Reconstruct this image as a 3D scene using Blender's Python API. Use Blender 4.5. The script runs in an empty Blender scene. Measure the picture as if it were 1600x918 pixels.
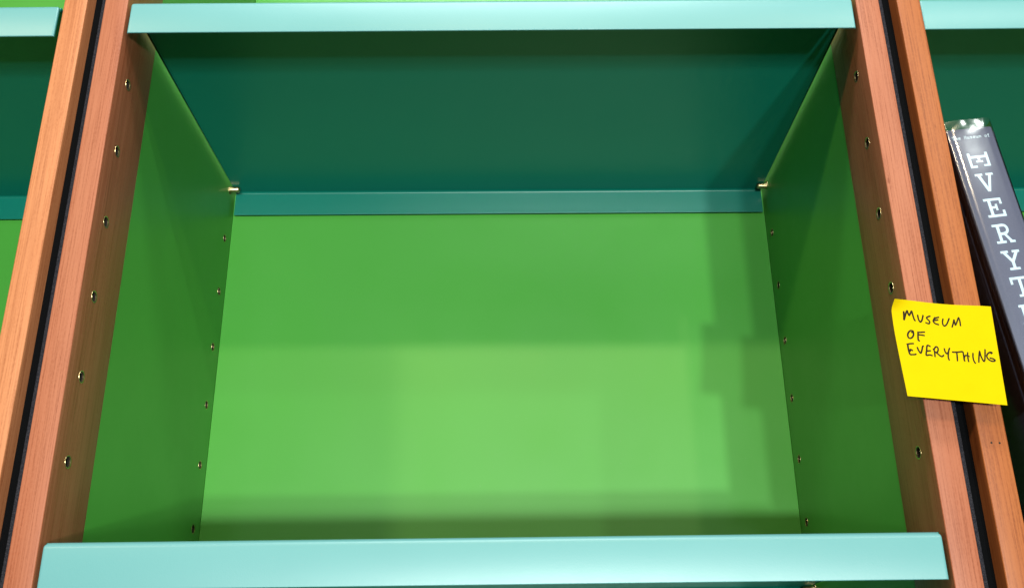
import bpy, bmesh, math, random
from mathutils import Matrix, Vector
random.seed(4)
SC = bpy.context.scene
COL = SC.collection
MM = 0.001

# ------------------------------------------------------------------ camera
def camera():
    pitch, yaw, roll = 0.3862, -0.0011, 0.0106
    cp, sp, cy, sy, cr, sr = (math.cos(pitch), math.sin(pitch), math.cos(yaw), math.sin(yaw), math.cos(roll), math.sin(roll))
    yawm = Matrix(((cy, -sy, 0), (sy, cy, 0), (0, 0, 1)))
    pitm = Matrix(((1, 0, 0), (0, cp, sp), (0, -sp, cp)))
    rolm = Matrix(((cr, 0, -sr), (0, 1, 0), (sr, 0, cr)))
    m = rolm @ pitm @ yawm                       # rows: right, forward, up
    r, f, u = m[0], m[1], m[2]
    rot = Matrix(((r[0], u[0], -f[0]), (r[1], u[1], -f[1]), (r[2], u[2], -f[2])))
    cd = bpy.data.cameras.new('camera')
    cd.sensor_fit = 'HORIZONTAL'; cd.sensor_width = 36.0; cd.lens = 1562.9 / 1600 * 36
    cd.clip_start = 0.02; cd.clip_end = 50
    co = bpy.data.objects.new('camera', cd); COL.objects.link(co)
    co.matrix_world = Matrix.Translation(Vector((15.76, -687.5, -546.6)) * MM) @ rot.to_4x4()
    SC.camera = co
camera()

# ------------------------------------------------------------------ light of the shop
W = bpy.data.worlds.new('World'); SC.world = W; W.use_nodes = True
bg = W.node_tree.nodes['Background']
bg.inputs['Color'].default_value = (1.0, 0.90, 0.72, 1); bg.inputs['Strength'].default_value = 0.08

def lamp(name, loc, target, watt, rad, col, cone=90, blend=0.6):
    ld = bpy.data.lights.new(name, 'SPOT'); ld.energy = watt; ld.shadow_soft_size = rad; ld.color = col
    ld.spot_size = math.radians(cone); ld.spot_blend = blend
    o = bpy.data.objects.new(name, ld); COL.objects.link(o)
    o.location = Vector(loc) * MM
    d = (Vector(target) - Vector(loc)).normalized()
    o.rotation_euler = d.to_track_quat('-Z', 'Y').to_euler()
WARM = (1.0, 0.80, 0.52); NEUT = (0.93, 1.0, 0.95); COOL = (0.90, 1.0, 0.98)
# ceiling track in front of the bookcase
lamp('track_spot', (-1650, -2350, 1040), (-300, 0, -150), 112, 0.100, WARM, 60, 1.0)
lamp('track_spot', (-60, -2400, 1060), (0, 0, -150), 62, 0.055, WARM, 50, 1.0)
lamp('track_spot', (1000, -2350, 1040), (0, 0, -150), 44, 0.045, WARM, 50, 1.0)
lamp('track_spot', (1350, -1800, 1055), (150, 0, -200), 46, 0.040, NEUT, 60, 1.0)
for cx, cw in ((-340, 62), (10, 50), (360, 64)):  # unseen fill spots, added only to brighten the shelf lips and fronts
    lamp('lip_fill_spot', (cx, -1150, 1430), (cx * 0.4, 0, -200), cw, 0.180, COOL, 62, 1.0)
# lower display lamps across the aisle
lamp('display_lamp', (1106, -4000, -1563), (0, 0, -250), 420, 0.072, NEUT, 40)
lamp('display_lamp', (626, -4000, -1383), (0, 0, -250), 280, 0.072, NEUT, 40)
lamp('display_lamp', (-60, -4500, -1388), (0, 0, -250), 590, 0.080, NEUT, 40)
lamp('aisle_lamp', (640, -2500, -160), (300, 0, -600), 9, 0.090, COOL, 36, 1.0)
lamp('aisle_lamp', (-560, -2500, -160), (-300, 0, -600), 7, 0.090, COOL, 36, 1.0)

SC.view_settings.view_transform = 'Standard'; SC.view_settings.look = 'None'
SC.view_settings.exposure = 0.0; SC.view_settings.gamma = 1.0

# ------------------------------------------------------------------ material helpers
def new_mat(name):
    m = bpy.data.materials.new(name); m.use_nodes = True
    return m, m.node_tree, m.node_tree.nodes['Principled BSDF']
def nd(t, kind, **kw):
    n = t.nodes.new(kind)
    for k, v in kw.items(): setattr(n, k, v)
    return n
def mapped(t, scale):
    tc = nd(t, 'ShaderNodeTexCoord'); oi = nd(t, 'ShaderNodeObjectInfo'); mp = nd(t, 'ShaderNodeMapping')
    mul = nd(t, 'ShaderNodeMath', operation='MULTIPLY'); mul.inputs[1].default_value = 7.3
    t.links.new(oi.outputs['Random'], mul.inputs[0])
    add = nd(t, 'ShaderNodeVectorMath', operation='ADD')
    t.links.new(tc.outputs['Object'], add.inputs[0]); t.links.new(mul.outputs[0], add.inputs[1])
    t.links.new(add.outputs[0], mp.inputs['Vector']); mp.inputs['Scale'].default_value = scale
    return mp.outputs[0]
def noise(t, vec, scale, detail=2, rough=0.5):
    n = nd(t, 'ShaderNodeTexNoise'); n.inputs['Scale'].default_value = scale
    n.inputs['Detail'].default_value = detail; n.inputs['Roughness'].default_value = rough
    t.links.new(vec, n.inputs['Vector']); return n.outputs['Fac']
def ramp(t, fac, stops):
    r = nd(t, 'ShaderNodeValToRGB'); e = r.color_ramp.elements
    while len(e) < len(stops): e.new(0.5)
    for i, (p, c) in enumerate(stops):
        e[i].position = p; e[i].color = (c, c, c, 1) if not isinstance(c, tuple) else (*c, 1)
    t.links.new(fac, r.inputs['Fac']); return r.outputs['Color']
def bump(t, h, strength, dist, bsdf, prev=None):
    b = nd(t, 'ShaderNodeBump'); b.inputs['Strength'].default_value = strength; b.inputs['Distance'].default_value = dist
    t.links.new(h, b.inputs['Height'])
    if prev: t.links.new(prev, b.inputs['Normal'])
    t.links.new(b.outputs[0], bsdf.inputs['Normal']); return b.outputs[0]
def mixc(t, fac, a, b, mode='MIX'):
    m = nd(t, 'ShaderNodeMix', data_type='RGBA', blend_type=mode)
    for s, v in ((0, fac), (6, a), (7, b)):
        if isinstance(v, tuple): m.inputs[s].default_value = (*v, 1)
        elif isinstance(v, (int, float)): m.inputs[s].default_value = v
        else: t.links.new(v, m.inputs[s])
    return m.outputs[2]

def lacquer(name, col, rough, peel, spec=0.5, speck=900, wear=1.0):
    m, t, b = new_mat(name)
    v = mapped(t, (1, 1, 1))
    cloud = ramp(t, noise(t, v, 5, 3), [(0.3, 0.0), (0.7, 1.0)])
    c = mixc(t, cloud, col, tuple(x * 1.06 for x in col))
    dust = ramp(t, noise(t, v, 420, 1, 0.5), [(0.74, 0.0), (0.80, 0.30 * wear)])
    c = mixc(t, dust, c, tuple(0.5 * x + 0.12 for x in col))
    scuff = ramp(t, noise(t, mapped(t, (6, 6, 60)), 1, 6, 0.75), [(0.60, 0.0), (0.78, 0.10 * wear)])
    c = mixc(t, scuff, c, tuple(0.7 * x + 0.06 for x in col))
    t.links.new(c, b.inputs['Base Color'])
    r = nd(t, 'ShaderNodeMapRange'); r.inputs[1].default_value = 0.3; r.inputs[2].default_value = 0.7
    r.inputs[3].default_value = rough - 0.05 * wear; r.inputs[4].default_value = rough + 0.07 * wear
    t.links.new(noise(t, v, 14, 6, 0.65), r.inputs[0]); t.links.new(r.outputs[0], b.inputs['Roughness'])
    b.inputs['Specular IOR Level'].default_value = spec
    n1 = bump(t, noise(t, v, speck, 2, 0.6), peel, 0.0004, b)
    bump(t, noise(t, v, 7, 2), 0.09, 0.004, b, n1)
    return m
def wood(name, base, dark, light):
    m, t, b = new_mat(name)
    broad = noise(t, mapped(t, (55, 30, 2.2)), 1, 4, 0.55)
    fine = noise(t, mapped(t, (900, 700, 14)), 1, 3, 0.6)
    pore = noise(t, mapped(t, (1500, 1500, 60)), 1, 2, 0.6)
    speck = noise(t, mapped(t, (700, 700, 420)), 1, 2, 0.6)
    c = mixc(t, ramp(t, broad, [(0.30, 0.0), (0.70, 1.0)]), base, light)
    c = mixc(t, ramp(t, fine, [(0.45, 0.0), (0.68, 0.75)]), c, dark)
    c = mixc(t, ramp(t, pore, [(0.60, 0.0), (0.80, 0.5)]), c, dark)
    c = mixc(t, ramp(t, speck, [(0.35, 0.0), (0.70, 0.5)]), c, light)
    ring = noise(t, mapped(t, (120, 60, 0.9)), 1, 2, 0.5)
    c = mixc(t, ramp(t, ring, [(0.56, 0.0), (0.66, 0.35), (0.72, 0.0)]), c, dark)
    dots = ramp(t, noise(t, mapped(t, (130, 130, 45)), 1, 1, 0.5), [(0.77, 0.0), (0.82, 0.8)])
    c = mixc(t, dots, c, dark)
    tone = noise(t, mapped(t, (9, 9, 4)), 1, 3, 0.6)
    c = mixc(t, ramp(t, tone, [(0.35, 0.0), (0.7, 0.45)]), c, tuple(x * k for x, k in zip(base, (0.86, 0.74, 0.62))))
    t.links.new(c, b.inputs['Base Color'])
    b.inputs['Roughness'].default_value = 0.45; b.inputs['Specular IOR Level'].default_value = 0.28
    bump(t, mixc(t, 0.5, fine, pore), 0.18, 0.0003, b)
    return m
def plain(name, col, rough=0.5, metal=0.0, spec=0.5):
    m, t, b = new_mat(name)
    v = mapped(t, (1, 1, 1))
    c = mixc(t, noise(t, v, 260, 3), tuple(x * 0.9 for x in col), tuple(min(1, x * 1.1) for x in col))
    t.links.new(c, b.inputs['Base Color'])
    b.inputs['Roughness'].default_value = rough; b.inputs['Metallic'].default_value = metal
    b.inputs['Specular IOR Level'].default_value = spec
    return m

M = {}
M['green'] = lacquer('green_satin_lacquer', (0.050, 0.258, 0.030), 0.40, 0.12, 0.5, wear=0.6)
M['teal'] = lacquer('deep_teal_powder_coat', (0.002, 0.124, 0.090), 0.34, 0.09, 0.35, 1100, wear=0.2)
M['aqua'] = lacquer('pale_aqua_lip', (0.088, 0.242, 0.250), 0.38, 0.12, 0.5, 1100, wear=0.35)
M['wood'] = wood('pink_cedar', (0.2527, 0.0727, 0.0332), (0.1329, 0.0265, 0.0074), (0.3126, 0.1104, 0.0590))
M['wood_orange'] = wood('orange_cedar', (0.2417, 0.0646, 0.0167), (0.1044, 0.0208, 0.0038), (0.3005, 0.0958, 0.0275))
M['wood_pale'] = wood('pale_cedar', (0.3524, 0.1234, 0.0491), (0.1862, 0.0469, 0.0131), (0.4256, 0.1703, 0.0750))
M['brass'] = plain('brass', (0.50, 0.38, 0.20), 0.36, 1.0)
M['hole'] = plain('hole_shade', (0.012, 0.009, 0.006), 0.9)  # dark colour stands for the shade inside sockets and staple holes
M['ink'] = plain('marker_ink', (0.016, 0.010, 0.004), 0.7, 0.0, 0.1)
M['print'] = plain('pale_blue_print', (0.52, 0.62, 0.69), 0.5)
M['pages'] = plain('book_pages', (0.70, 0.66, 0.56), 0.8)

def felt(name, lo, hi):
    m, t, b = new_mat(name)
    v = mapped(t, (1, 1, 1))
    c = mixc(t, ramp(t, noise(t, v, 1400, 2, 0.7), [(0.4, 0.0), (0.7, 1.0)]), lo, hi)
    t.links.new(c, b.inputs['Base Color']); b.inputs['Roughness'].default_value = 0.9; b.inputs['Specular IOR Level'].default_value = 0.05
    bump(t, noise(t, v, 1600, 2), 0.6, 0.0005, b); return m
M['felt'] = felt('black_board', (0.0010, 0.0011, 0.0014), (0.0022, 0.0024, 0.0030))
M['band'] = felt('grey_felt_band', (0.008, 0.008, 0.011), (0.030, 0.028, 0.034))
def paper():
    m, t, b = new_mat('yellow_note_paper')
    v = mapped(t, (1, 1, 1))
    c = mixc(t, noise(t, v, 60, 3), (0.42, 0.305, 0.0002), (0.455, 0.332, 0.0004))
    t.links.new(c, b.inputs['Base Color']); b.inputs['Roughness'].default_value = 0.75
    b.inputs['Specular IOR Level'].default_value = 0.04
    n1 = bump(t, noise(t, v, 2500, 2), 0.25, 0.0002, b)
    bump(t, noise(t, v, 45, 3), 0.25, 0.001, b, n1); return m
M['paper'] = paper()
def cover_cloth():
    m, t, b = new_mat('slate_book_cloth')
    v = mapped(t, (1, 1, 1))
    c = mixc(t, noise(t, v, 900, 3, 0.7), (0.085, 0.090, 0.148), (0.128, 0.133, 0.195))
    t.links.new(c, b.inputs['Base Color']); b.inputs['Roughness'].default_value = 0.6
    bump(t, noise(t, v, 2200, 2), 0.25, 0.0002, b); return m
M['cloth'] = cover_cloth()
def sleeve_mat():
    m = bpy.data.materials.new('clear_plastic_sleeve'); m.use_nodes = True
    t = m.node_tree; t.nodes.clear()
    out = nd(t, 'ShaderNodeOutputMaterial'); tr = nd(t, 'ShaderNodeBsdfTransparent'); gl = nd(t, 'ShaderNodeBsdfGlossy')
    tr.inputs['Color'].default_value = (0.95, 0.97, 0.97, 1)
    gl.inputs['Roughness'].default_value = 0.135; gl.inputs['Color'].default_value = (1, 1, 1, 1)
    fr = nd(t, 'ShaderNodeFresnel'); fr.inputs['IOR'].default_value = 1.75
    mx = nd(t, 'ShaderNodeMixShader')
    v = mapped(t, (1, 1, 1))
    b = nd(t, 'ShaderNodeBump'); b.inputs['Strength'].default_value = 0.10; b.inputs['Distance'].default_value = 0.002
    t.links.new(noise(t, v, 28, 1, 0.4), b.inputs['Height'])
    t.links.new(b.outputs[0], gl.inputs['Normal'])
    t.links.new(fr.outputs[0], mx.inputs[0]); t.links.new(tr.outputs[0], mx.inputs[1]); t.links.new(gl.outputs[0], mx.inputs[2])
    t.links.new(mx.outputs[0], out.inputs['Surface'])
    return m
M['sleeve'] = sleeve_mat()

# ------------------------------------------------------------------ object helpers
def link(name, me, mat=None, parent=None, loc=(0, 0, 0)):
    o = bpy.data.objects.new(name, me); COL.objects.link(o)
    if mat and me and not me.materials: me.materials.append(mat)
    if parent: o.parent = parent
    o.location = Vector(loc) * MM
    return o
def tag(o, label, cat, group=None):
    o['label'] = label; o['category'] = cat
    if group: o['group'] = group
    return o
def mesh_from(name, verts, faces, smooth=False):
    me = bpy.data.meshes.new(name)
    me.from_pydata([tuple(c * MM for c in v) for v in verts], [], faces)
    me.update()
    if smooth: me.polygons.foreach_set('use_smooth', [True] * len(me.polygons))
    return me
def bm_mesh(name, bm, smooth_angle=None):
    bmesh.ops.recalc_face_normals(bm, faces=bm.faces)
    me = bpy.data.meshes.new(name); bm.to_mesh(me); bm.free()
    if smooth_angle:
        me.polygons.foreach_set('use_smooth', [True] * len(me.polygons))
        me.set_sharp_from_angle(angle=math.radians(smooth_angle))
    return me
def box_bm(x0, x1, y0, y1, z0, z1, bev=0.0, seg=2):
    bm = bmesh.new()
    bmesh.ops.create_cube(bm, size=1.0)
    for v in bm.verts:
        v.co = Vector(((x0 + x1) / 2 + v.co.x * (x1 - x0), (y0 + y1) / 2 + v.co.y * (y1 - y0), (z0 + z1) / 2 + v.co.z * (z1 - z0))) * MM
    if bev: bmesh.ops.bevel(bm, geom=bm.edges[:], offset=bev * MM, segments=seg, profile=0.5, affect='EDGES')
    return bm
def lathe(name, prof, n=20):
    """prof: (x, r) pairs along local +X, revolved about X"""
    vs, fs = [], []
    for x, r in prof:
        for i in range(n):
            a = 2 * math.pi * i / n; vs.append((x, r * math.cos(a), r * math.sin(a)))
    for k in range(len(prof) - 1):
        for i in range(n):
            j = (i + 1) % n; fs.append((k * n + i, k * n + j, (k + 1) * n + j, (k + 1) * n + i))
    me = mesh_from(name, vs, fs, True); me.set_sharp_from_angle(angle=math.radians(40)); return me
def drilled(name, bm, holes, x_in, depth, radius, angle=35):
    """cut round pin holes (y, z) into the face at x_in; depth signed along X"""
    me = bm_mesh(name, bm)
    tmp = bpy.data.objects.new('tmp', me); COL.objects.link(tmp)
    cb = bmesh.new()
    for y, z in holes:
        r = bmesh.ops.create_cone(cb, cap_ends=True, segments=24, radius1=radius * MM, radius2=radius * MM, depth=abs(depth) * 2 * MM)
        bmesh.ops.transform(cb, matrix=Matrix.Translation(Vector((x_in, y, z)) * MM) @ Matrix.Rotation(math.pi / 2, 4, 'Y'), verts=r['verts'])
    cut = bpy.data.objects.new('tmp_cut', bm_mesh('tmp_cut', cb)); COL.objects.link(cut)
    md = tmp.modifiers.new('b', 'BOOLEAN'); md.object = cut; md.operation = 'DIFFERENCE'; md.solver = 'EXACT'
    dg = bpy.context.evaluated_depsgraph_get()
    new = bpy.data.meshes.new_from_object(tmp.evaluated_get(dg)); new.name = name
    bpy.data.objects.remove(tmp); bpy.data.objects.remove(cut)
    new.polygons.foreach_set('use_smooth', [True] * len(new.polygons)); new.set_sharp_from_angle(angle=math.radians(angle))
    return new

# ------------------------------------------------------------------ the bookcase bays
HALF, POST, GAP = 306.25, 19.5, 15.0
PITCH = 2 * HALF + 2 * POST + GAP
DW, DB = 69.4, 346.5
ZB, ZT = -900.0, 560.0
HY, RY = 24.0, 325.3
KS = list(range(-3, 11))
HZ = [-64.0 * k - (3.6 if k == 0 else 0) for k in KS]
HR = 4.5

def post_mesh(side):
    x0, x1 = (HALF, HALF + POST) if side > 0 else (-HALF - POST, -HALF)
    return drilled('post', box_bm(x0, x1, 0, DW, ZB, ZT, 0.9, 3), [(HY, z) for z in HZ], side * HALF, 11, HR)
def panel_mesh(side):
    x0, x1 = (HALF + 0.25, HALF + POST) if side > 0 else (-HALF - POST, -HALF - 0.25)
    return drilled('side_panel', box_bm(x0, x1, DW + 0.15, DB + 12, ZB, ZT, 0.25, 1), [(RY, z) for z in HZ], side * (HALF + 0.25), 11, HR)
PM = {s: post_mesh(s) for s in (-1, 1)}
SM = {s: panel_mesh(s) for s in (-1, 1)}
BACK = bm_mesh('back_panel', box_bm(-HALF - 0.1, HALF + 0.1, DB, DB + 10, ZB, ZT, 0.3, 1))
SOCK = lathe('socket', [(-0.05, HR + 0.38), (0.25, HR + 0.3), (0.25, HR - 0.1), (0.0, HR - 0.5), (-0.8, HR - 0.5), (-3.2, HR - 0.5), (-3.7, HR - 0.9), (-4.3, HR - 0.5), (-10.4, HR - 0.55)], 24)
SOCK.materials.append(M['brass'])
SOCK.materials.append(M['hole'])
sb = bmesh.new(); sb.from_mesh(SOCK)
cap = [sb.verts.new(Vector((-8.4, (HR - 0.5) * math.cos(a * math.pi / 8), (HR - 0.5) * math.sin(a * math.pi / 8))) * MM) for a in range(16)]
sb.faces.new(cap)
for f in sb.faces: f.material_index = 1 if f.calc_center_median().x < -1.0 * MM else 0  # tube behind the brass rim coloured dark, for the shade inside it
sb.to_mesh(SOCK); sb.free()
PMW = {'wood': PM, 'wood_orange': {s: PM[s].copy() for s in (-1, 1)}, 'wood_pale': {s: PM[s].copy() for s in (-1, 1)}}

def bay(cx, label, wood_mats, sockets):
    root = link('bookcase_bay', None, loc=(cx, 0, ZB)); tag(root, label, 'bookcase', 'bookcase bays side by side')
    off = (0, 0, -ZB)
    out = {}
    for s in (-1, 1):
        p = link('post', PMW[wood_mats[s]][s], M[wood_mats[s]], root, off)
        q = link('side_panel', SM[s], M['green'], root, off)
        out[s] = p
        if sockets:
            for host, y, xin in ((p, HY, HALF), (q, RY, HALF + 0.25)):
                for z in HZ:
                    if not (-700 < z < 140): continue
                    so = link('socket', SOCK, None, host, (s * xin - s * random.uniform(-0.05, 0.12), y + random.uniform(-.15, .15), z + random.uniform(-.25, .25)))
                    so.rotation_euler = (0, random.uniform(-.03, .03), (math.pi if s > 0 else 0) + random.uniform(-.03, .03))
    link('back_panel', BACK, M['green'], root, off)
    return root, out
_, mid = bay(0, 'empty green bookcase bay with pinkish wood posts in the middle', {-1: 'wood', 1: 'wood'}, True)
_, lft = bay(-PITCH, 'green bookcase bay at the left edge beyond the dark gap', {-1: 'wood_pale', 1: 'wood_pale'}, False)
_, rgt = bay(PITCH, 'green bookcase bay at the right edge holding the slate book', {-1: 'wood_orange', 1: 'wood_orange'}, False)
# two staple holes in the post beside the book
dot = bmesh.new(); bmesh.ops.create_cone(dot, cap_ends=True, segments=12, radius1=0.75 * MM, radius2=0.75 * MM, depth=0.1 * MM)
bmesh.ops.transform(dot, matrix=Matrix.Rotation(math.pi / 2, 4, 'X'), verts=dot.verts[:])
DOT = bm_mesh('staple_hole', dot)
for x, z in ((348.5, -382.9), (354.2, -383.2)):
    link('staple_hole', DOT, M['hole'], rgt[-1], (x - PITCH, 0.0, z))

# black felt strips closing the joints between bays
for s, lab in ((-1, 'black filler strip in the groove between left and middle bay'), (1, 'black filler strip in the groove behind the yellow note')):
    xc = s * (HALF + POST + GAP / 2)
    o = link('filler_strip', None, None, None, (xc, 0, ZB))
    xo = -s * GAP / 2                                     # side that touches the middle bay
    xi = xo + s * 4.0
    link('backing', bm_mesh('backing', box_bm(min(xi, -xo) + 0.1, max(xi, -xo) - 0.1, 14.5, 60, 0, ZT - ZB - 5, 0.3, 1)), M['felt'], o)
    link('edge_band', bm_mesh('edge_band', box_bm(min(xo, xi) + 0.1, max(xo, xi) - 0.05, 3.0, 60, 0, ZT - ZB - 5, 0.5, 2)), M['band'], o)
    tag(o, lab, 'filler strip', 'filler strips between the bays')

# ------------------------------------------------------------------ folded metal shelves
def shelf_mesh(half_w, depth=341.0, lip_f=31.5, lip_b=30.5, th=1.6, r=4.6):
    def arc(cx, cz, rad, a0, a1, n=7):
        return [(cx + rad * math.cos(math.radians(a0 + (a1 - a0) * i / n)), cz + rad * math.sin(math.radians(a0 + (a1 - a0) * i / n))) for i in range(n + 1)]
    ri = r - th
    e = 0.6
    P = []
    P += arc(r, -r, r, 180, 90)                               # top front bend
    P += arc(depth - r, -r, r, 90, 0)                         # top back bend
    P += arc(depth - e, -lip_b + e, e, 0, -90, 3) + arc(depth - th + e, -lip_b + e, e, -90, -180, 3)
    P += arc(depth - r, -r, ri, 0, 90)                        # inside of back bend
    P += arc(r, -r, ri, 90, 180)                              # inside of front bend
    P += arc(th - e, -lip_f + e, e, 0, -90, 3) + arc(e, -lip_f + e, e, -90, -180, 3)
    Q = []
    for p in P:
        if not Q or (abs(p[0] - Q[-1][0]) + abs(p[1] - Q[-1][1])) > 1e-4: Q.append(p)
    n = len(Q)
    ts = [0, 0.25, 0.7, 1.3, 2.1, 3.1, 4.4]
    xs = [-half_w + t for t in ts] + [half_w - t for t in reversed(ts)]
    R = 4.4
    vs, fs = [], []
    for x in xs:
        t = half_w - abs(x)
        dz = R - math.sqrt(max(0, R * R - (R - min(t, R)) ** 2))
        r2 = 1.2; dy = r2 - math.sqrt(max(0, r2 * r2 - (r2 - min(t, r2)) ** 2))
        for y, z in Q:
            if y < th + 0.01 or (y < r and z > -r):
                z2 = min(z, -dz) if z > -r - 0.01 else z
                k = 1.0 if y < r else 0.0
                vs.append((x, y + dy * k, z2))
            else: vs.append((x, y, z))
    for k in range(len(xs) - 1):
        for i in range(n):
            j = (i + 1) % n; fs.append((k * n + i, (k + 1) * n + i, (k + 1) * n + j, k * n + j))
    fs.append(tuple(range(n))); fs.append(tuple(reversed([(len(xs) - 1) * n + i for i in range(n)])))
    me = mesh_from('shelf', vs, fs, True)
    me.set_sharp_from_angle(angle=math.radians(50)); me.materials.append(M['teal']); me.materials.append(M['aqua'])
    for p in me.polygons:                                     # the outer face of the front lip takes the paler aqua colour
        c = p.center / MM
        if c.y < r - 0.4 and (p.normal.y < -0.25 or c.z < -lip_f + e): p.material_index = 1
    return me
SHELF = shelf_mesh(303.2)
DROP = 443.5
def shelf(loc, label, tilt=0.0):
    o = link('shelf', SHELF, None, None, loc); o.rotation_euler = (0, math.radians(tilt), 0)
    return tag(o, label, 'shelf', 'turquoise shelves')
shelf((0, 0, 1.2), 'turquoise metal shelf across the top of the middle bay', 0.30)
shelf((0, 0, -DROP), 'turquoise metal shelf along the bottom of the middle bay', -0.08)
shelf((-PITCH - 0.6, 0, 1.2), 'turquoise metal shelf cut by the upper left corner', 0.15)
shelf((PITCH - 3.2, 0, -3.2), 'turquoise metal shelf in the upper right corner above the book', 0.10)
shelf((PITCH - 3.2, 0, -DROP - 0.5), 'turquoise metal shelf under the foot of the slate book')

# brass shelf pins
PIN = lathe('shelf_pin', [(-7.5, 0.01), (-7.5, 3.35), (-1.0, 3.35), (9.4, 3.35), (10.6, 2.7), (10.9, 2.2), (10.9, 0.01)], 24); PIN.materials.append(M['brass'])
SPOT = {('left', 'back'): (-1, RY), ('right', 'back'): (1, RY), ('left', 'front'): (-1, HY), ('right', 'front'): (1, HY)}
for lvl, zc in (('upper', -0.4 - 3.4), ('lower', -DROP - 1.7 - 3.4)):
    for (sd, fb), (s, y) in SPOT.items():
        z = zc + (1.3 if s < 0 else -1.3) * (1 if lvl == 'upper' else 0)
        o = link('shelf_pin', PIN, None, None, (s * HALF, y, z))
        if s > 0: o.rotation_euler = (0, 0, math.pi)
        where = 'near the back panel' if fb == 'back' else 'just behind the front lip'
        tag(o, f'brass pin under the {lvl} middle shelf, {sd} side, {where}', 'shelf pin', 'brass shelf pins')

# ------------------------------------------------------------------ stroke lettering
def strip(pts, w, vs, fs, put, closed=False):
    """mitred ribbon along 2-D points; put(x, y) gives the 3-D point"""
    n = len(pts); base = len(vs)
    for i, (x, y) in enumerate(pts):
        ax, ay = pts[max(i - 1, 0)]; bx, by = pts[min(i + 1, n - 1)]
        d1 = Vector((x - ax, y - ay)); d2 = Vector((bx - x, by - y))
        if d1.length < 1e-9: d1 = d2
        if d2.length < 1e-9: d2 = d1
        d1.normalize(); d2.normalize(); t = d1 + d2
        if t.length < 1e-6: t = Vector((-d1.y, d1.x))
        t.normalize(); nrm = Vector((-t.y, t.x))
        k = 1.0 / max(0.55, abs(nrm.dot(Vector((-d1.y, d1.x)))))
        ww = w * (0.8 if i in (0, n - 1) and n > 3 else 1.0)
        vs.append(put(x + nrm.x * ww / 2 * k, y + nrm.y * ww / 2 * k)); vs.append(put(x - nrm.x * ww / 2 * k, y - nrm.y * ww / 2 * k))
    for i in range(n - 1):
        a = base + 2 * i; fs.append((a, a + 2, a + 3, a + 1))
def smooth_pts(pts, n=6):
    if len(pts) < 3: return pts
    out = []
    for i in range(len(pts) - 1):
        p0 = pts[max(i - 1, 0)]; p1 = pts[i]; p2 = pts[i + 1]; p3 = pts[min(i + 2, len(pts) - 1)]
        for k in range(n):
            t = k / n
            out.append(tuple(0.5 * ((2 * p1[c]) + (-p0[c] + p2[c]) * t + (2 * p0[c] - 5 * p1[c] + 4 * p2[c] - p3[c]) * t * t + (-p0[c] + 3 * p1[c] - 3 * p2[c] + p3[c]) * t ** 3) for c in (0, 1)))
    out.append(pts[-1]); return out

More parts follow.
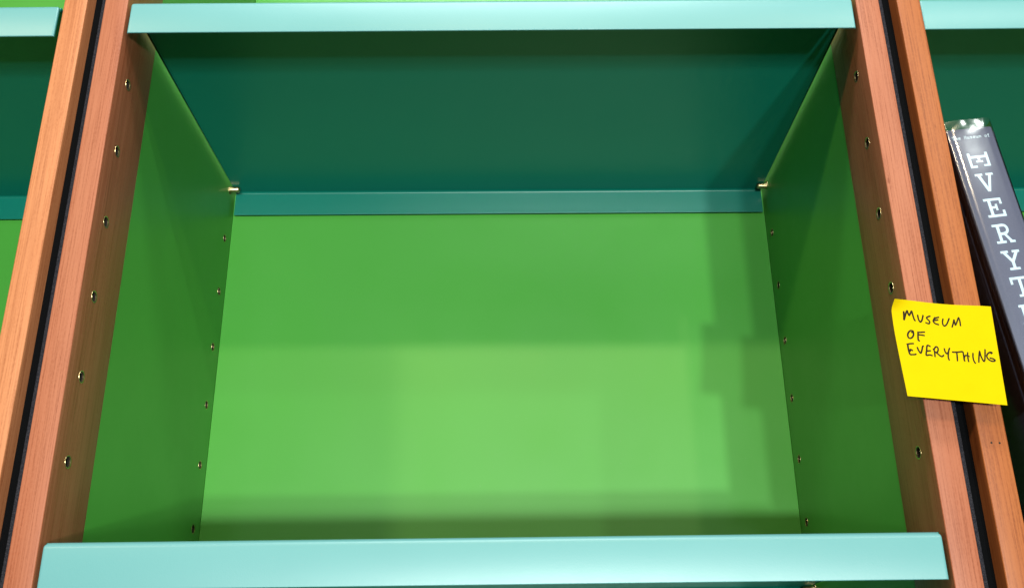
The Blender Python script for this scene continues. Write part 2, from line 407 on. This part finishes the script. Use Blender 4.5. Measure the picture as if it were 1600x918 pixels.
# ------------------------------------------------------------------ slate book leaning on the right-hand post
LEAN = math.radians(6.3)
OX, OZ = 362.8, -130.1                    # top left corner of the spine
def book():
    cosl = math.cos(LEAN)
    foot = -DROP - 0.5 - 0.0
    H = (OZ - foot) / cosl - 0.2           # spine height
    BW, BD = 36.5, 236.0
    root = link('book', None)
    m = Matrix.Rotation(-LEAN, 4, 'Y')
    # local frame: x across the spine, y into the shelf, z up from the foot
    bx = OX + H * math.sin(LEAN); bz = OZ - H * cosl
    root.matrix_world = Matrix.Translation(Vector((bx, 2.6, bz + 0.1)) * MM) @ m
    tag(root, 'slate grey hardback book in clear sleeve leaning against the right post', 'book')
    # hardback case: spine, joint grooves and two boards in one folded piece
    prof = [(-2.0, BD), (-2.0, 40), (-2.0, 14), (-1.4, 11.5), (0.4, 9.5), (0.9, 7.8), (0.3, 6.0), (-1.2, 4.2), (-1.8, 2.6), (-1.3, 1.1), (0.2, 0.35), (6, 0.12), (17, 0), (29, 0.12), (34.6, 0.35), (36.2, 1.1), (36.8, 2.6), (36.2, 4.2), (34.6, 6.0), (34.0, 7.8), (34.6, 9.5), (36.4, 11.5), (37.0, 14), (37.0, 40), (37.0, BD)]
    th = 2.4; inner = []
    for x, y in prof:
        if y > 13: inner.append((x + (th if x < 17 else -th), y))
        else: inner.append((min(max(x + (th if x < 17 else -th), 1.6), 33.4), max(y, 0) + th))
    vs, fs = [], []
    n = len(prof)
    zs = [0, 0.4, H - 0.4, H]
    for zi, z in enumerate(zs):
        sh = 0.3 if zi in (0, 3) else 0.0
        for (x, y) in prof: vs.append((x + (sh if x < 5 else -sh if x > 29 else 0), y + (sh if y < 3 else 0), z))
    for k in range(3):
        for i in range(n - 1):
            a = k * n + i; fs.append((a, a + 1, a + 1 + n, a + n))
    b0 = len(vs)
    for z in (0, H):
        for (x, y) in inner: vs.append((x, y, z))
    for i in range(n - 1):
        a = b0 + i; fs.append((a, a + n, a + 1 + n, a + 1))
        fs.append((i, b0 + i, b0 + i + 1, i + 1)); fs.append((3 * n + i, 3 * n + i + 1, b0 + n + i + 1, b0 + n + i))
    for i in (0, n - 1): fs.append((i, n + i, 2 * n + i, 3 * n + i, b0 + n + i, b0 + i))
    me = mesh_from('cover', vs, fs, True); me.set_sharp_from_angle(angle=math.radians(50))
    cov = link('cover', me, M['cloth'], root)
    link('page_block', bm_mesh('page_block', box_bm(1.8, 33.2, 5.5, BD - 5, 4, H - 5, 0.4, 1)), M['pages'], root)
    # printed lettering on the spine
    def rects(letter):
        B = {
         'E': [('r', 0, 0, .95, .13), ('r', 0, .87, 1, 1), ('r', .2, .13, .36, .87), ('r', .82, .13, .95, .33), ('r', .86, .66, 1, .87), ('r', .36, .43, .66, .55), ('r', .54, .32, .66, .43), ('r', .54, .55, .66, .66)],
         'V': [('r', 0, 0, .42, .12), ('r', .60, 0, 1, .12), ('p', (.12, .12), (.30, .12), (.53, .76), (.45, 1)), ('p', (.53, .76), (.72, .12), (.88, .12), (.60, 1), (.45, 1))],
         'R': [('r', 0, 0, .36, .12), ('r', .2, .12, .36, .88), ('r', 0, .88, .52, 1), ('s', .14, (.36, .07), (.56, .065), (.71, .12), (.77, .27), (.71, .43), (.56, .50), (.36, .51)), ('p', (.50, .575), (.64, .55), (.86, .88), (.70, .88)), ('r', .70, .88, 1, 1)],
         'Y': [('r', 0, 0, .40, .12), ('r', .60, 0, 1, .12), ('p', (.10, .12), (.28, .12), (.50, .45), (.42, .60)), ('p', (.50, .45), (.72, .12), (.90, .12), (.58, .60), (.42, .60)), ('r', .42, .60, .58, .88), ('r', .22, .88, .78, 1)],
         'T': [('r', 0, 0, 1, .13), ('r', 0, .13, .13, .36), ('r', .87, .13, 1, .36), ('r', .42, .13, .58, .88), ('r', .25, .88, .75, 1)],
         'H': [('r', 0, 0, .40, .12), ('r', .60, 0, 1, .12), ('r', .12, .12, .28, .88), ('r', .72, .12, .88, .88), ('r', .28, .44, .72, .56), ('r', 0, .88, .40, 1), ('r', .60, .88, 1, 1)],
         'I': [('r', .2, 0, .8, .12), ('r', .42, .12, .58, .88), ('r', .2, .88, .8, 1)],
         'N': [('r', 0, 0, .28, .12), ('r', .66, 0, 1, .12), ('r', .12, .12, .26, .88), ('r', .76, .12, .9, 1), ('p', (.26, .12), (.34, .12), (.76, .80), (.76, 1), (.72, 1), (.26, .26)), ('r', 0, .88, .38, 1)],
         'G': [('s', .15, (.84, .24), (.70, .10), (.48, .06), (.22, .16), (.09, .40), (.09, .62), (.22, .86), (.48, .94), (.70, .90), (.84, .80)), ('r', .58, .54, 1, .66), ('r', .76, .66, .91, .80), ('r', .80, .02, .92, .24)]}
        return B[letter]
    def letter(ch, x0, t0, w, h, rot=False):
        vs, fs = [], []; lvl = [0]
        def put(x, y):
            if rot: x, y = 1 - y, x
            X = x0 + x * w
            yy = -0.10 + 0.13 * ((X - 17) / 12) ** 2 - 0.012 * lvl[0]
            return (X, yy, H - (t0 + y * h))
        for s in rects(ch):
            lvl[0] += 1
            if s[0] == 'r':
                a, b, c, d = s[1:]; k = len(vs)
                mx = (a + c) / 2
                vs += [put(a, b), put(c, b), put(c, d), put(a, d)]; fs.append((k, k + 1, k + 2, k + 3))
            elif s[0] == 'p':
                k = len(vs); vs += [put(*q) for q in s[1:]]; fs.append(tuple(range(k, len(vs))))
            else: strip(smooth_pts(list(s[2:]), 5), s[1], vs, fs, put)
        link('letter', mesh_from('letter', vs, fs), M['print'], cov)
    letter('E', 8.8, 22.4, 16.2, 13.2, True)
    for ch, t0 in zip('VERYTHING', (41.0, 63.0, 85.2, 107.5, 129.2, 151.4, 173.5, 195.6, 217.8)):
        letter(ch, 9.6, t0, 14.4, 16.0)
    # the small typewriter line at the head of the spine
    G = {'T': [[(0, 0), (1, 0)], [(.5, 0), (.5, 1)], [(.25, 1), (.75, 1)], [(0, 0), (0, .25)], [(1, 0), (1, .25)]],
         'h': [[(.2, 0), (.2, 1)], [(.2, .5), (.5, .38), (.8, .5), (.8, 1)], [(0, 1), (.4, 1)], [(.62, 1), (1, 1)], [(0, 0), (.2, 0)]],
         'e': [[(.1, .66), (.9, .66), (.85, .45), (.5, .35), (.15, .5), (.1, .75), (.3, .97), (.6, 1), (.9, .9)]],
         'M': [[(.12, 1), (.12, 0), (.5, .6), (.88, 0), (.88, 1)], [(-.05, 1), (.3, 1)], [(.7, 1), (1.05, 1)]],
         'u': [[(0, .38), (.2, .38), (.2, .85), (.45, 1), (.8, .85)], [(.8, .38), (.8, 1), (1, 1)]],
         's': [[(.85, .45), (.5, .36), (.2, .48), (.5, .66), (.82, .82), (.5, 1), (.15, .92)]],
         'm': [[(.1, .38), (.1, 1)], [(.1, .45), (.3, .38), (.5, .5), (.5, 1)], [(.5, .45), (.7, .38), (.9, .5), (.9, 1)]],
         'o': [[(.5, .36), (.15, .5), (.12, .8), (.5, 1), (.88, .8), (.85, .5), (.5, .36)]],
         'f': [[(.9, .1), (.6, 0), (.42, .15), (.42, 1)], [(.1, .4), (.8, .4)], [(.15, 1), (.75, 1)]]}
    x = 1.6; lv = 0
    for ch in 'The Museum of':
        if ch != ' ':
            vs, fs = [], []
            for s in G[ch]:
                lv = (lv + 1) % 5
                strip([(x + a * 1.9, 6.6 + b * 2.7) for a, b in s], 0.46, vs, fs, lambda X, T: (X, -0.10 + 0.13 * ((X - 17) / 12) ** 2 - 0.02 * lv, H - T))
            link('letter', mesh_from('letter', vs, fs), M['print'], cov)
        x += 2.37
    # clear sleeve wrapped round the case, standing a little proud of the head
    rnd = random.Random(9)
    pts = [(-2.5, 120), (-2.6, 60), (-2.6, 14), (-2.3, 6), (-2.1, 2.0), (-1.5, 0.4), (0.0, -0.35), (5, -0.62), (11, -0.75), (17, -0.8), (23, -0.75), (29, -0.62), (34.6, -0.35), (36.6, 0.4), (37.2, 2.0), (37.4, 6), (37.6, 14), (37.6, 60), (37.5, 120)]
    rows = [-0.0, 40, 90, 150, 210, 250, H - 20, H - 12, H - 7, H - 3, H, H + 3.2, H + 6.2]
    vs, fs = [], []
    for ri_, z in enumerate(rows):
        for i, (x, y) in enumerate(pts):
            top = max(0, min(1, (z - (H - 14)) / 14))
            vs.append((x + rnd.uniform(-.15, .15) * top, y - rnd.uniform(0, 0.45) * top - (0.55 * math.sin(i * 1.7) * top if z > H else 0), max(z, 1.0) + (rnd.uniform(-.5, .6) + (1.2 if 4 < i < 14 else -0.5)) * (1 if ri_ == len(rows) - 1 else 0)))
    n = len(pts)
    for k in range(len(rows) - 1):
        for i in range(n - 1):
            a = k * n + i; fs.append((a, a + 1, a + 1 + n, a + n))
    link('clear_sleeve', mesh_from('clear_sleeve', vs, fs, True), M['sleeve'], root)
book()

# ------------------------------------------------------------------ yellow sticky note
NOTE = [[[294.91,-7.0,-277.06],[303.42,-3.16,-276.34],[311.15,-1.24,-276.55],[318.15,-1.0,-277.49],[325.06,-1.0,-278.46],[331.99,-1.0,-279.26],[338.95,-1.0,-279.84],[345.94,-1.0,-280.25],[352.94,-1.0,-280.6],[359.92,-1.0,-281.01],[366.87,-1.0,-281.59]],[[293.21,-2.87,-283.05],[302.1,-1.9,-283.47],[310.25,-1.43,-284.23],[317.69,-1.4,-285.2],[324.65,-1.45,-286.14],[331.55,-1.49,-286.94],[338.49,-1.53,-287.56],[345.46,-1.54,-288.04],[352.44,-1.53,-288.45],[359.42,-1.51,-288.92],[366.36,-1.5,-289.52]],[[292.94,-2.12,-290.36],[301.6,-2.11,-291.14],[309.65,-2.15,-292.05],[317.1,-2.23,-293.01],[324.04,-2.33,-293.93],[330.92,-2.41,-294.73],[337.84,-2.46,-295.38],[344.79,-2.46,-295.91],[351.76,-2.43,-296.38],[358.73,-2.39,-296.9],[365.65,-2.38,-297.53]],[[292.41,-3.14,-298.27],[301.0,-3.15,-299.06],[308.98,-3.24,-299.94],[316.38,-3.37,-300.87],[323.29,-3.52,-301.77],[330.15,-3.63,-302.57],[337.05,-3.67,-303.24],[344.0,-3.64,-303.81],[350.96,-3.59,-304.33],[357.91,-3.54,-304.89],[364.8,-3.56,-305.55]],[[292.01,-4.39,-306.19],[300.4,-4.45,-306.98],[308.23,-4.59,-307.86],[315.54,-4.79,-308.77],[322.42,-4.97,-309.64],[329.27,-5.08,-310.43],[336.17,-5.09,-311.11],[343.1,-5.03,-311.71],[350.05,-4.96,-312.28],[356.97,-4.93,-312.89],[363.83,-4.99,-313.58]],[[291.64,-5.86,-314.1],[299.76,-5.99,-314.9],[307.4,-6.2,-315.78],[314.6,-6.45,-316.67],[321.45,-6.64,-317.52],[328.29,-6.73,-318.29],[335.19,-6.7,-318.98],[342.12,-6.61,-319.6],[349.05,-6.53,-320.21],[355.93,-6.54,-320.87],[362.73,-6.66,-321.6]],[[291.23,-7.55,-321.99],[299.05,-7.76,-322.81],[306.48,-8.04,-323.69],[313.57,-8.32,-324.56],[320.4,-8.5,-325.39],[327.24,-8.54,-326.14],[334.14,-8.47,-326.82],[341.06,-8.35,-327.47],[347.95,-8.3,-328.12],[354.78,-8.36,-328.82],[361.52,-8.57,-329.6]],[[290.75,-9.46,-329.86],[298.26,-9.75,-330.71],[305.48,-10.09,-331.58],[312.45,-10.38,-332.43],[319.27,-10.52,-333.23],[326.12,-10.51,-333.96],[333.02,-10.38,-334.64],[339.92,-10.26,-335.31],[346.76,-10.25,-336.01],[353.52,-10.41,-336.76],[360.19,-10.7,-337.56]],[[290.19,-11.58,-337.7],[297.38,-11.95,-338.57],[304.39,-12.33,-339.43],[311.27,-12.6,-340.26],[318.08,-12.68,-341.03],[324.94,-12.6,-341.74],[331.84,-12.44,-342.43],[338.7,-12.35,-343.12],[345.48,-12.41,-343.86],[352.16,-12.66,-344.65],[358.77,-13.04,-345.49]],[[289.54,-13.9,-345.51],[296.42,-14.35,-346.38],[303.24,-14.73,-347.24],[310.03,-14.95,-348.05],[316.84,-14.95,-348.79],[323.71,-14.81,-349.49],[330.58,-14.65,-350.17],[337.39,-14.6,-350.9],[344.1,-14.77,-351.68],[350.7,-15.12,-352.51],[357.25,-15.57,-353.37]],[[288.77,-16.43,-353.27],[295.38,-16.91,-354.15],[302.02,-17.28,-355.0],[308.74,-17.41,-355.78],[315.56,-17.33,-356.5],[322.42,-17.14,-357.18],[329.25,-17.0,-357.88],[336.0,-17.05,-358.64],[342.62,-17.33,-359.45],[349.15,-17.79,-360.32],[355.64,-18.27,-361.19]]]
STROKES = [[[0.101,0.1173],[0.0992,0.1592],[0.0944,0.2119]],[[0.0944,0.2119],[0.1131,0.1533],[0.1307,0.1105],[0.1364,0.1326],[0.1457,0.1567],[0.1604,0.13],[0.1724,0.1105],[0.1796,0.1552],[0.1869,0.1954],[0.1971,0.2102]],[[0.2242,0.1401],[0.2267,0.1864],[0.2397,0.2146],[0.2595,0.1918],[0.2775,0.1371]],[[0.3526,0.1391],[0.3191,0.153],[0.3081,0.168],[0.3274,0.1888],[0.3338,0.2065],[0.3201,0.224],[0.2887,0.2137]],[[0.441,0.1425],[0.4026,0.1555],[0.387,0.1686]],[[0.3994,0.1466],[0.3764,0.1789],[0.3736,0.1976],[0.3936,0.2163],[0.4289,0.2234]],[[0.3728,0.1876],[0.4276,0.1714]],[[0.4805,0.1527],[0.4682,0.1884],[0.4702,0.2205],[0.4846,0.2307],[0.5108,0.2078],[0.5458,0.1429]],[[0.5579,0.2409],[0.5752,0.2029],[0.5909,0.1604],[0.5942,0.1832],[0.5986,0.2127],[0.6202,0.177],[0.6428,0.1344],[0.6508,0.1706],[0.6496,0.2209]],[[0.1413,0.3367],[0.1545,0.3263],[0.1597,0.3166],[0.1384,0.3143],[0.1184,0.3344],[0.1069,0.3628],[0.1109,0.3896],[0.1277,0.3948],[0.1474,0.3792],[0.16,0.353],[0.1605,0.3257],[0.1497,0.3177]],[[0.2058,0.3164],[0.1991,0.3672],[0.1962,0.4039],[0.2032,0.4123],[0.2083,0.4049]],[[0.2025,0.3258],[0.2296,0.323],[0.2728,0.3148]],[[0.1974,0.3491],[0.2259,0.3507],[0.2656,0.3521]],[[0.0835,0.4611],[0.1159,0.4515],[0.151,0.4464]],[[0.0934,0.4602],[0.0927,0.5031],[0.0985,0.5603],[0.1227,0.563],[0.1467,0.5591],[0.1581,0.5514]],[[0.1037,0.5351],[0.1115,0.5113],[0.1313,0.5242]],[[0.1758,0.4787],[0.1831,0.511],[0.1999,0.5407],[0.2166,0.5077],[0.2278,0.4702],[0.2411,0.4622]],[[0.2708,0.4592],[0.2612,0.5066],[0.2513,0.5556],[0.2848,0.5506],[0.3142,0.556]],[[0.2683,0.4661],[0.2813,0.4516],[0.3064,0.464]],[[0.2634,0.513],[0.3037,0.5057]],[[0.3282,0.4801],[0.3386,0.5089],[0.3366,0.5688]],[[0.3382,0.489],[0.351,0.4679],[0.3655,0.4581],[0.3788,0.4685],[0.3787,0.4918],[0.3653,0.5163],[0.3476,0.5147],[0.3711,0.5323],[0.3913,0.5503],[0.4102,0.5552],[0.4325,0.5365]],[[0.4446,0.4656],[0.4479,0.4985],[0.461,0.5206],[0.4795,0.5056]],[[0.5032,0.457],[0.487,0.4884],[0.4745,0.5393],[0.4733,0.5692],[0.48,0.5902]],[[0.5181,0.4989],[0.5692,0.4962],[0.6315,0.4846]],[[0.5673,0.4981],[0.5656,0.5413],[0.5612,0.5913]],[[0.6315,0.4846],[0.6338,0.5224],[0.6331,0.5687],[0.6385,0.5864]],[[0.6331,0.5687],[0.6411,0.5384],[0.6531,0.5242],[0.6696,0.5229],[0.6959,0.5324]],[[0.6803,0.4858],[0.6742,0.5456],[0.677,0.5898]],[[0.7353,0.4899],[0.7281,0.5348],[0.7317,0.5739],[0.7453,0.6007]],[[0.7783,0.5882],[0.7882,0.5367],[0.8053,0.4715],[0.8112,0.5152],[0.8291,0.5661],[0.8434,0.5585],[0.8543,0.5119],[0.8657,0.4425]],[[0.9155,0.4875],[0.9276,0.4735],[0.9099,0.4717],[0.884,0.49],[0.8719,0.5138],[0.8791,0.5393],[0.9053,0.5583],[0.9277,0.5614],[0.9442,0.5502],[0.9318,0.5366],[0.897,0.5297]]]
def note():
    N = len(NOTE) - 1
    def at(u, v):
        gx = min(max(u * N, 0), N - 1e-6); gy = min(max(v * N, 0), N - 1e-6)
        i, j = int(gx), int(gy)
        def cr(p0, p1, p2, p3, t): return 0.5 * (2 * p1 + (p2 - p0) * t + (2 * p0 - 5 * p1 + 4 * p2 - p3) * t * t + (3 * p1 - p0 - 3 * p2 + p3) * t ** 3)
        def g(a, b): return Vector(NOTE[min(max(b, 0), N)][min(max(a, 0), N)])
        col = [cr(g(i - 1, j + r), g(i, j + r), g(i + 1, j + r), g(i + 2, j + r), gx - i) for r in (-1, 0, 1, 2)]
        return cr(*col, gy - j)
    def normal(u, v):
        h = 0.01
        n = (at(min(u + h, 1), v) - at(max(u - h, 0), v)).cross(at(u, min(v + h, 1)) - at(u, max(v - h, 0))).normalized()
        return n if n.y < 0 else -n
    org = at(0.5, 0.0)
    K = 40
    root = link('sticky_note', None, None, None, tuple(org))
    tag(root, 'yellow sticky note handwritten MUSEUM OF EVERYTHING stuck across two posts', 'sticky note')
    vs, fs = [], []
    for b in range(K + 1):
        for a in range(K + 1): vs.append(tuple(at(a / K, b / K) - org))
    w = K + 1; n0 = len(vs)
    for b in range(K + 1):
        for a in range(K + 1): vs.append(tuple(at(a / K, b / K) - org - normal(a / K, b / K) * 0.12))
    for b in range(K):
        for a in range(K):
            q = b * w + a; fs.append((q, q + w, q + w + 1, q + 1)); fs.append((n0 + q, n0 + q + 1, n0 + q + w + 1, n0 + q + w))
    for a in range(K):
        for q, r in ((a, a + 1), (K * w + a + 1, K * w + a), ((a + 1) * w, a * w), (a * w + K, (a + 1) * w + K)):
            fs.append((q, r, n0 + r, n0 + q))
    me = mesh_from('paper', vs, fs, True); me.set_sharp_from_angle(angle=math.radians(50))
    link('paper', me, M['paper'], root)
    words = (('word', 0, 9), ('word', 9, 13), ('word', 13, len(STROKES)))
    for nm, a, b in words:
        vs, fs = [], []
        for k, s in enumerate(STROKES[a:b]):
            h = 0.05 + 0.015 * (k % 7)
            def put(u, v): return tuple(at(u, v) - org + normal(u, v) * h)
            strip(smooth_pts([tuple(q) for q in s], 5), 0.0158, vs, fs, put)
        link(nm, mesh_from(nm, vs, fs), M['ink'], root)
note()
